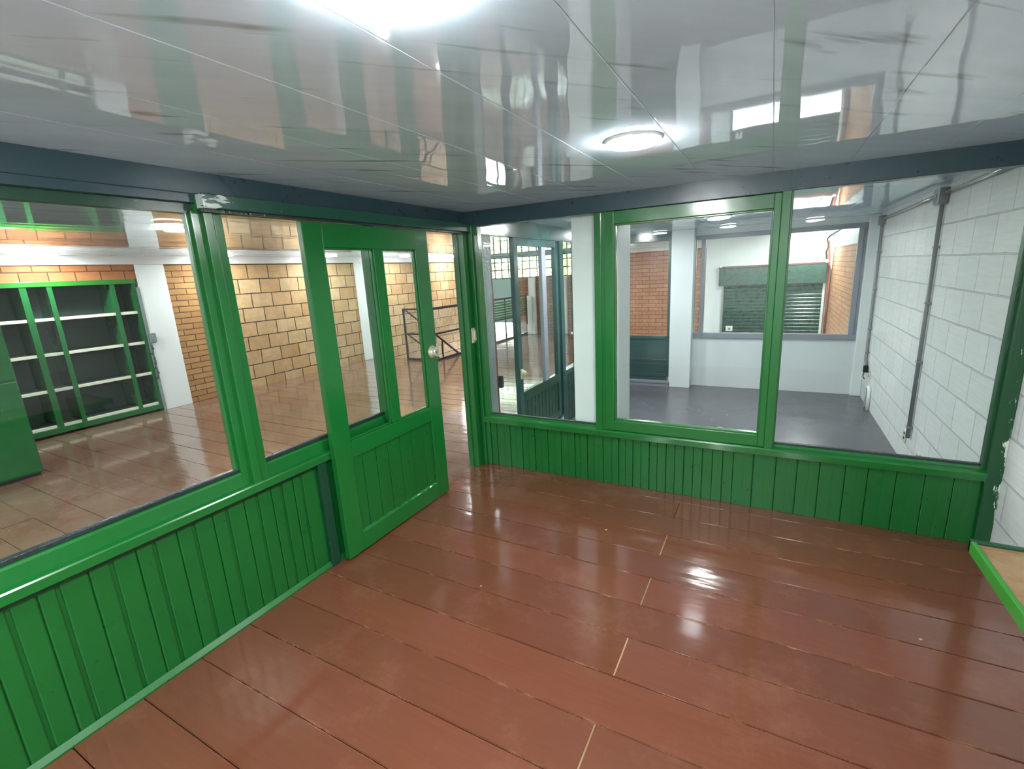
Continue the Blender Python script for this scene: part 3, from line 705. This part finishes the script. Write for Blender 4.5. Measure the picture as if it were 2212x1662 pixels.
MB().box(-4.33, -3.89, -2.83, -1.84, 0, .03).build('plinth', M['black'], cbn)

# railing round the stairwell
rl = thing('stair_railing', 'dark steel stair railing with wire mesh and slats round the stairwell', 'railing', (-3.7, 4.3, 0))
fr = MB(); yA, xA = 4.22, -3.70
fr.bar((xA, yA, 0), (xA, yA, 1.06), .035, bev=.003).bar((-4.45, yA, 0), (-4.45, yA, 1.07), .035, bev=.003)
for yy in (5.9, 7.2, 8.42): fr.bar((xA, yy, 0), (xA, yy, 1.06), .03, bev=.003)
for z in (1.06, .55, .02):
    fr.bar((-4.45, yA, z), (xA, yA, z), .035, bev=.003)
fr.bar((xA, yA, 1.06), (xA, 8.42, 1.06), .04, bev=.004).bar((xA, yA, .55), (xA, 8.42, .55), .03, bev=.003).bar((xA, yA, .02), (xA, 8.42, .02), .03, bev=.003)
fr.bar((xA, 4.25, .55), (xA, 5.0, .04), .028).bar((xA, 4.46, .03), (xA, 4.46, .38), .024)
fr.build('frame', M['steel_dark'], rl)
ms = MB()
yy = yA
while yy < 8.4: ms.tube([(xA, yy, .02), (xA, yy, 1.04)], .0028, 4, False); yy += .05
zz = .05
while zz < 1.04: ms.tube([(xA, yA, zz), (xA, 8.4, zz)], .0028, 4, False); ms.tube([(-4.45, yA, zz), (xA, yA, zz)], .0028, 4, False); zz += .05
xx = -4.42
while xx < xA: ms.tube([(xx, yA, .02), (xx, yA, 1.04)], .0028, 4, False); xx += .05
ms.build('wire_mesh', M['steel'], rl)
sl = MB(); zz = .60
while zz < 1.02: sl.bar((xA+.02, 5.95, zz), (xA+.02, 8.4, zz), .012, .035); zz += .062
sl.build('slats', M['green_hall'], rl, label='green horizontal slats')
hr = MB(); hr.tube([(-4.45, 4.3, 1.03), (-4.45, 6.9, -.75)], .018, 8).tube([(-4.45, 4.3, .52), (-4.45, 6.9, -1.26)], .018, 8)
hr.build('handrail', M['steel_dark'], rl, smooth=True)
stc = thing('staircase', 'steel stairs going down behind the dark railing', 'stairs', (-4.95, 5.6, -2.4), kind='structure')
for k in range(12): B(-5.38, -4.48, 4.2+.26*k, 4.2+.26*(k+1)+.02, -.2*(k+1)-.03, -.2*(k+1), bev=.004).build('tread', M['steel_red'], stc)
MB().bar((-4.47, 4.25, -.15), (-4.47, 7.4, -2.4), .03, .2).bar((-5.38, 4.25, -.15), (-5.38, 7.4, -2.4), .03, .2).build('stringers', M['steel_dark'], stc)
wp = MB(); wp.box(-3.62, -3.50, 8.30, 8.36, .0, 1.05, bev=.008).box(-3.66, -3.42, 8.33, 8.42, 0, .28, bev=.01)
tag(wp.build('white_stand', M['white_frame']), 'white upright stand with a broad foot before the far brick wall', 'stand')

# ============================================================ DESK
dk = thing('desk', 'fixed desk with tan fibreboard top and bright green edging by the white wall', 'desk', (3.1, -2.3, 0))
B(2.862, 3.40, -3.0, -1.518, .722, .747).build('top', M['fibre'], dk, label='tan fibreboard top')
MB().box(2.850, 2.864, -3.0, -1.505, .712, .755, bev=.003).build('edging', M['green_trim'], dk)
MB().box(2.850, 3.415, -1.520, -1.503, .712, .757, bev=.003).build('edging', M['green_dark'], dk)
for a, b in ((3.32, -1.60), (3.32, -2.9)): B(a, a+.05, b-.05, b, 0, .722, bev=.004).build('leg', M['green'], dk)
B(2.9, 3.38, -1.60, -1.57, .66, .722).build('apron', M['green'], dk)

# ============================================================ LAMPS
def lamp_make(loc, label, group):
    t = thing('ceiling_light', label, 'ceiling light', loc, group)
    MB().lathe([(.103, -.010), (.108, -.010), (.113, -.004), (.114, .0), (.100, .0)], loc, 'Z', 48).build('rim', M['white_frame'], t, smooth=True)
    MB().lathe([(.0001, -.024), (.075, -.0235), (.095, -.021), (.1025, -.016), (.1035, -.003), (.0001, -.002)], loc, 'Z', 48).build('diffuser', M['lamp'], t, smooth=True)
    return t
zl = H-.0008
l0 = lamp_make((1.715, -1.322, zl), 'lit round LED ceiling light fully in view above the right partition', 'office ceiling lights')
def lamp(x, y, label, group):
    r = l0.copy(); C.objects.link(r); r.location = (x, y, zl); r['label'] = label; r['group'] = group
    for ch_ in list(l0.children):
        c = ch_.copy(); C.objects.link(c); c.parent = r
    return r
lamp(1.645, -2.665, 'lit round LED ceiling light cut off by the top edge of the photo', 'office ceiling lights')
for x, y, lb in ((1.66, -4.1, 'added round fill light behind the viewer, middle of the row'), (.7, -4.3, 'added round fill light behind the viewer, on the partition side'),
                 (2.7, -4.3, 'added round fill light behind the viewer, on the block wall side')):
    lamp(x, y, lb, 'office ceiling lights')  # this row is added to brighten the office ceiling
for x, y, lb in ((-5.0, -1.0, 'lit round ceiling light over the green shelf unit'),
                 (-2.0, -1.13, 'lit round ceiling light in the hall just left of the tall green post'),
                 (-4.87, 2.91, 'lit round ceiling light seen in the left glass of the sliding door'),
                 (-4.8, 4.85, 'lit round ceiling light seen in the right glass of the sliding door'),
                 (-4.93, 6.97, 'lit round ceiling light seen in the gap beside the sliding door'),
                 (-4.95, 1.0, 'lit round ceiling light peeping out beside the tall green post'),
                 (-3.4, -3.4, 'added round fill light over the tall green cabinet'),  # from here on the hall lights are added fill
                 (-4.9, -4.2, 'added round fill light at the near end of the shelf unit'),
                 (-2.0, 2.9, 'added round fill light in the middle of the hall behind the door leaf'),
                 (-2.0, 6.6, 'added round fill light near the far grid window'),
                 (-2.0, -3.6, 'added round fill light in the near part of the hall')):
    lamp(x, y, lb, 'hall ceiling lights')
for x, y, lb in ((1.69, 2.6, 'lit round ceiling light in the lower grey room'),
                 (.62, 1.4, 'added round fill light just behind the white square column'),  # added behind the column to brighten the lower room
                 (.28, 3.3, 'added round fill light farther behind the white square column'),  # second added light for the lower room
                 (2.9, 6.8, 'added round fill light in the shop corner near the shutter'),  # added to brighten the shop
                 (2.07, 5.75, 'lit round ceiling light in the shop beyond the grey window'),
                 (0.2, 5.75, 'added round fill light before the orange brick wall')):  # also an added fill light
    lamp(x, y, lb, 'lower room ceiling lights')

# ============================================================ OUTSIDE
struct(B(-14, 10, 8.7, 30, -2.5, -2.4).build('ground', M['street']), 'pale street outside', 'ground')
struct(B(1.2, 3.4, 7.7, 8.7, -.30, ZG).build('ground', M['street']), 'pale doorstep outside the shutter', 'ground')
def tree(x, y, lb, s):
    rng = random.Random(s); t = thing('tree', lb, 'tree', (x, y, -2.4), 'street trees')
    MB().tube([(x, y, -2.4), (x+.1, y, -.5), (x, y+.1, 1.2)], [.14, .11, .07], 8).build('trunk', M['steel_red'], t, smooth=True)
    cr = MB()
    for _ in range(900):
        a, b = rng.uniform(0, 6.28), rng.uniform(-1, 1); r = rng.uniform(.5, 1)**.5*1.5; c = math.sqrt(1-b*b)
        p = Vector((x+r*c*math.cos(a), y+r*c*math.sin(a), 2.0+r*b)); u = Vector((rng.uniform(-1, 1), rng.uniform(-1, 1), rng.uniform(-1, 1))).normalized(); w = u.orthogonal().normalized()
        vs = [cr.bm.verts.new(q) for q in (p, p+u*.1+w*.05, p+u*.2, p+u*.1-w*.05)]; cr.bm.faces.new(vs)
    cr.build('crown', M['leaf'], t)
tree(-6.2, 12.5, 'leafy tree in the street behind the left end of the grid window', 1)
tree(-3.4, 13.5, 'leafy tree in the street behind the middle of the grid window', 2)
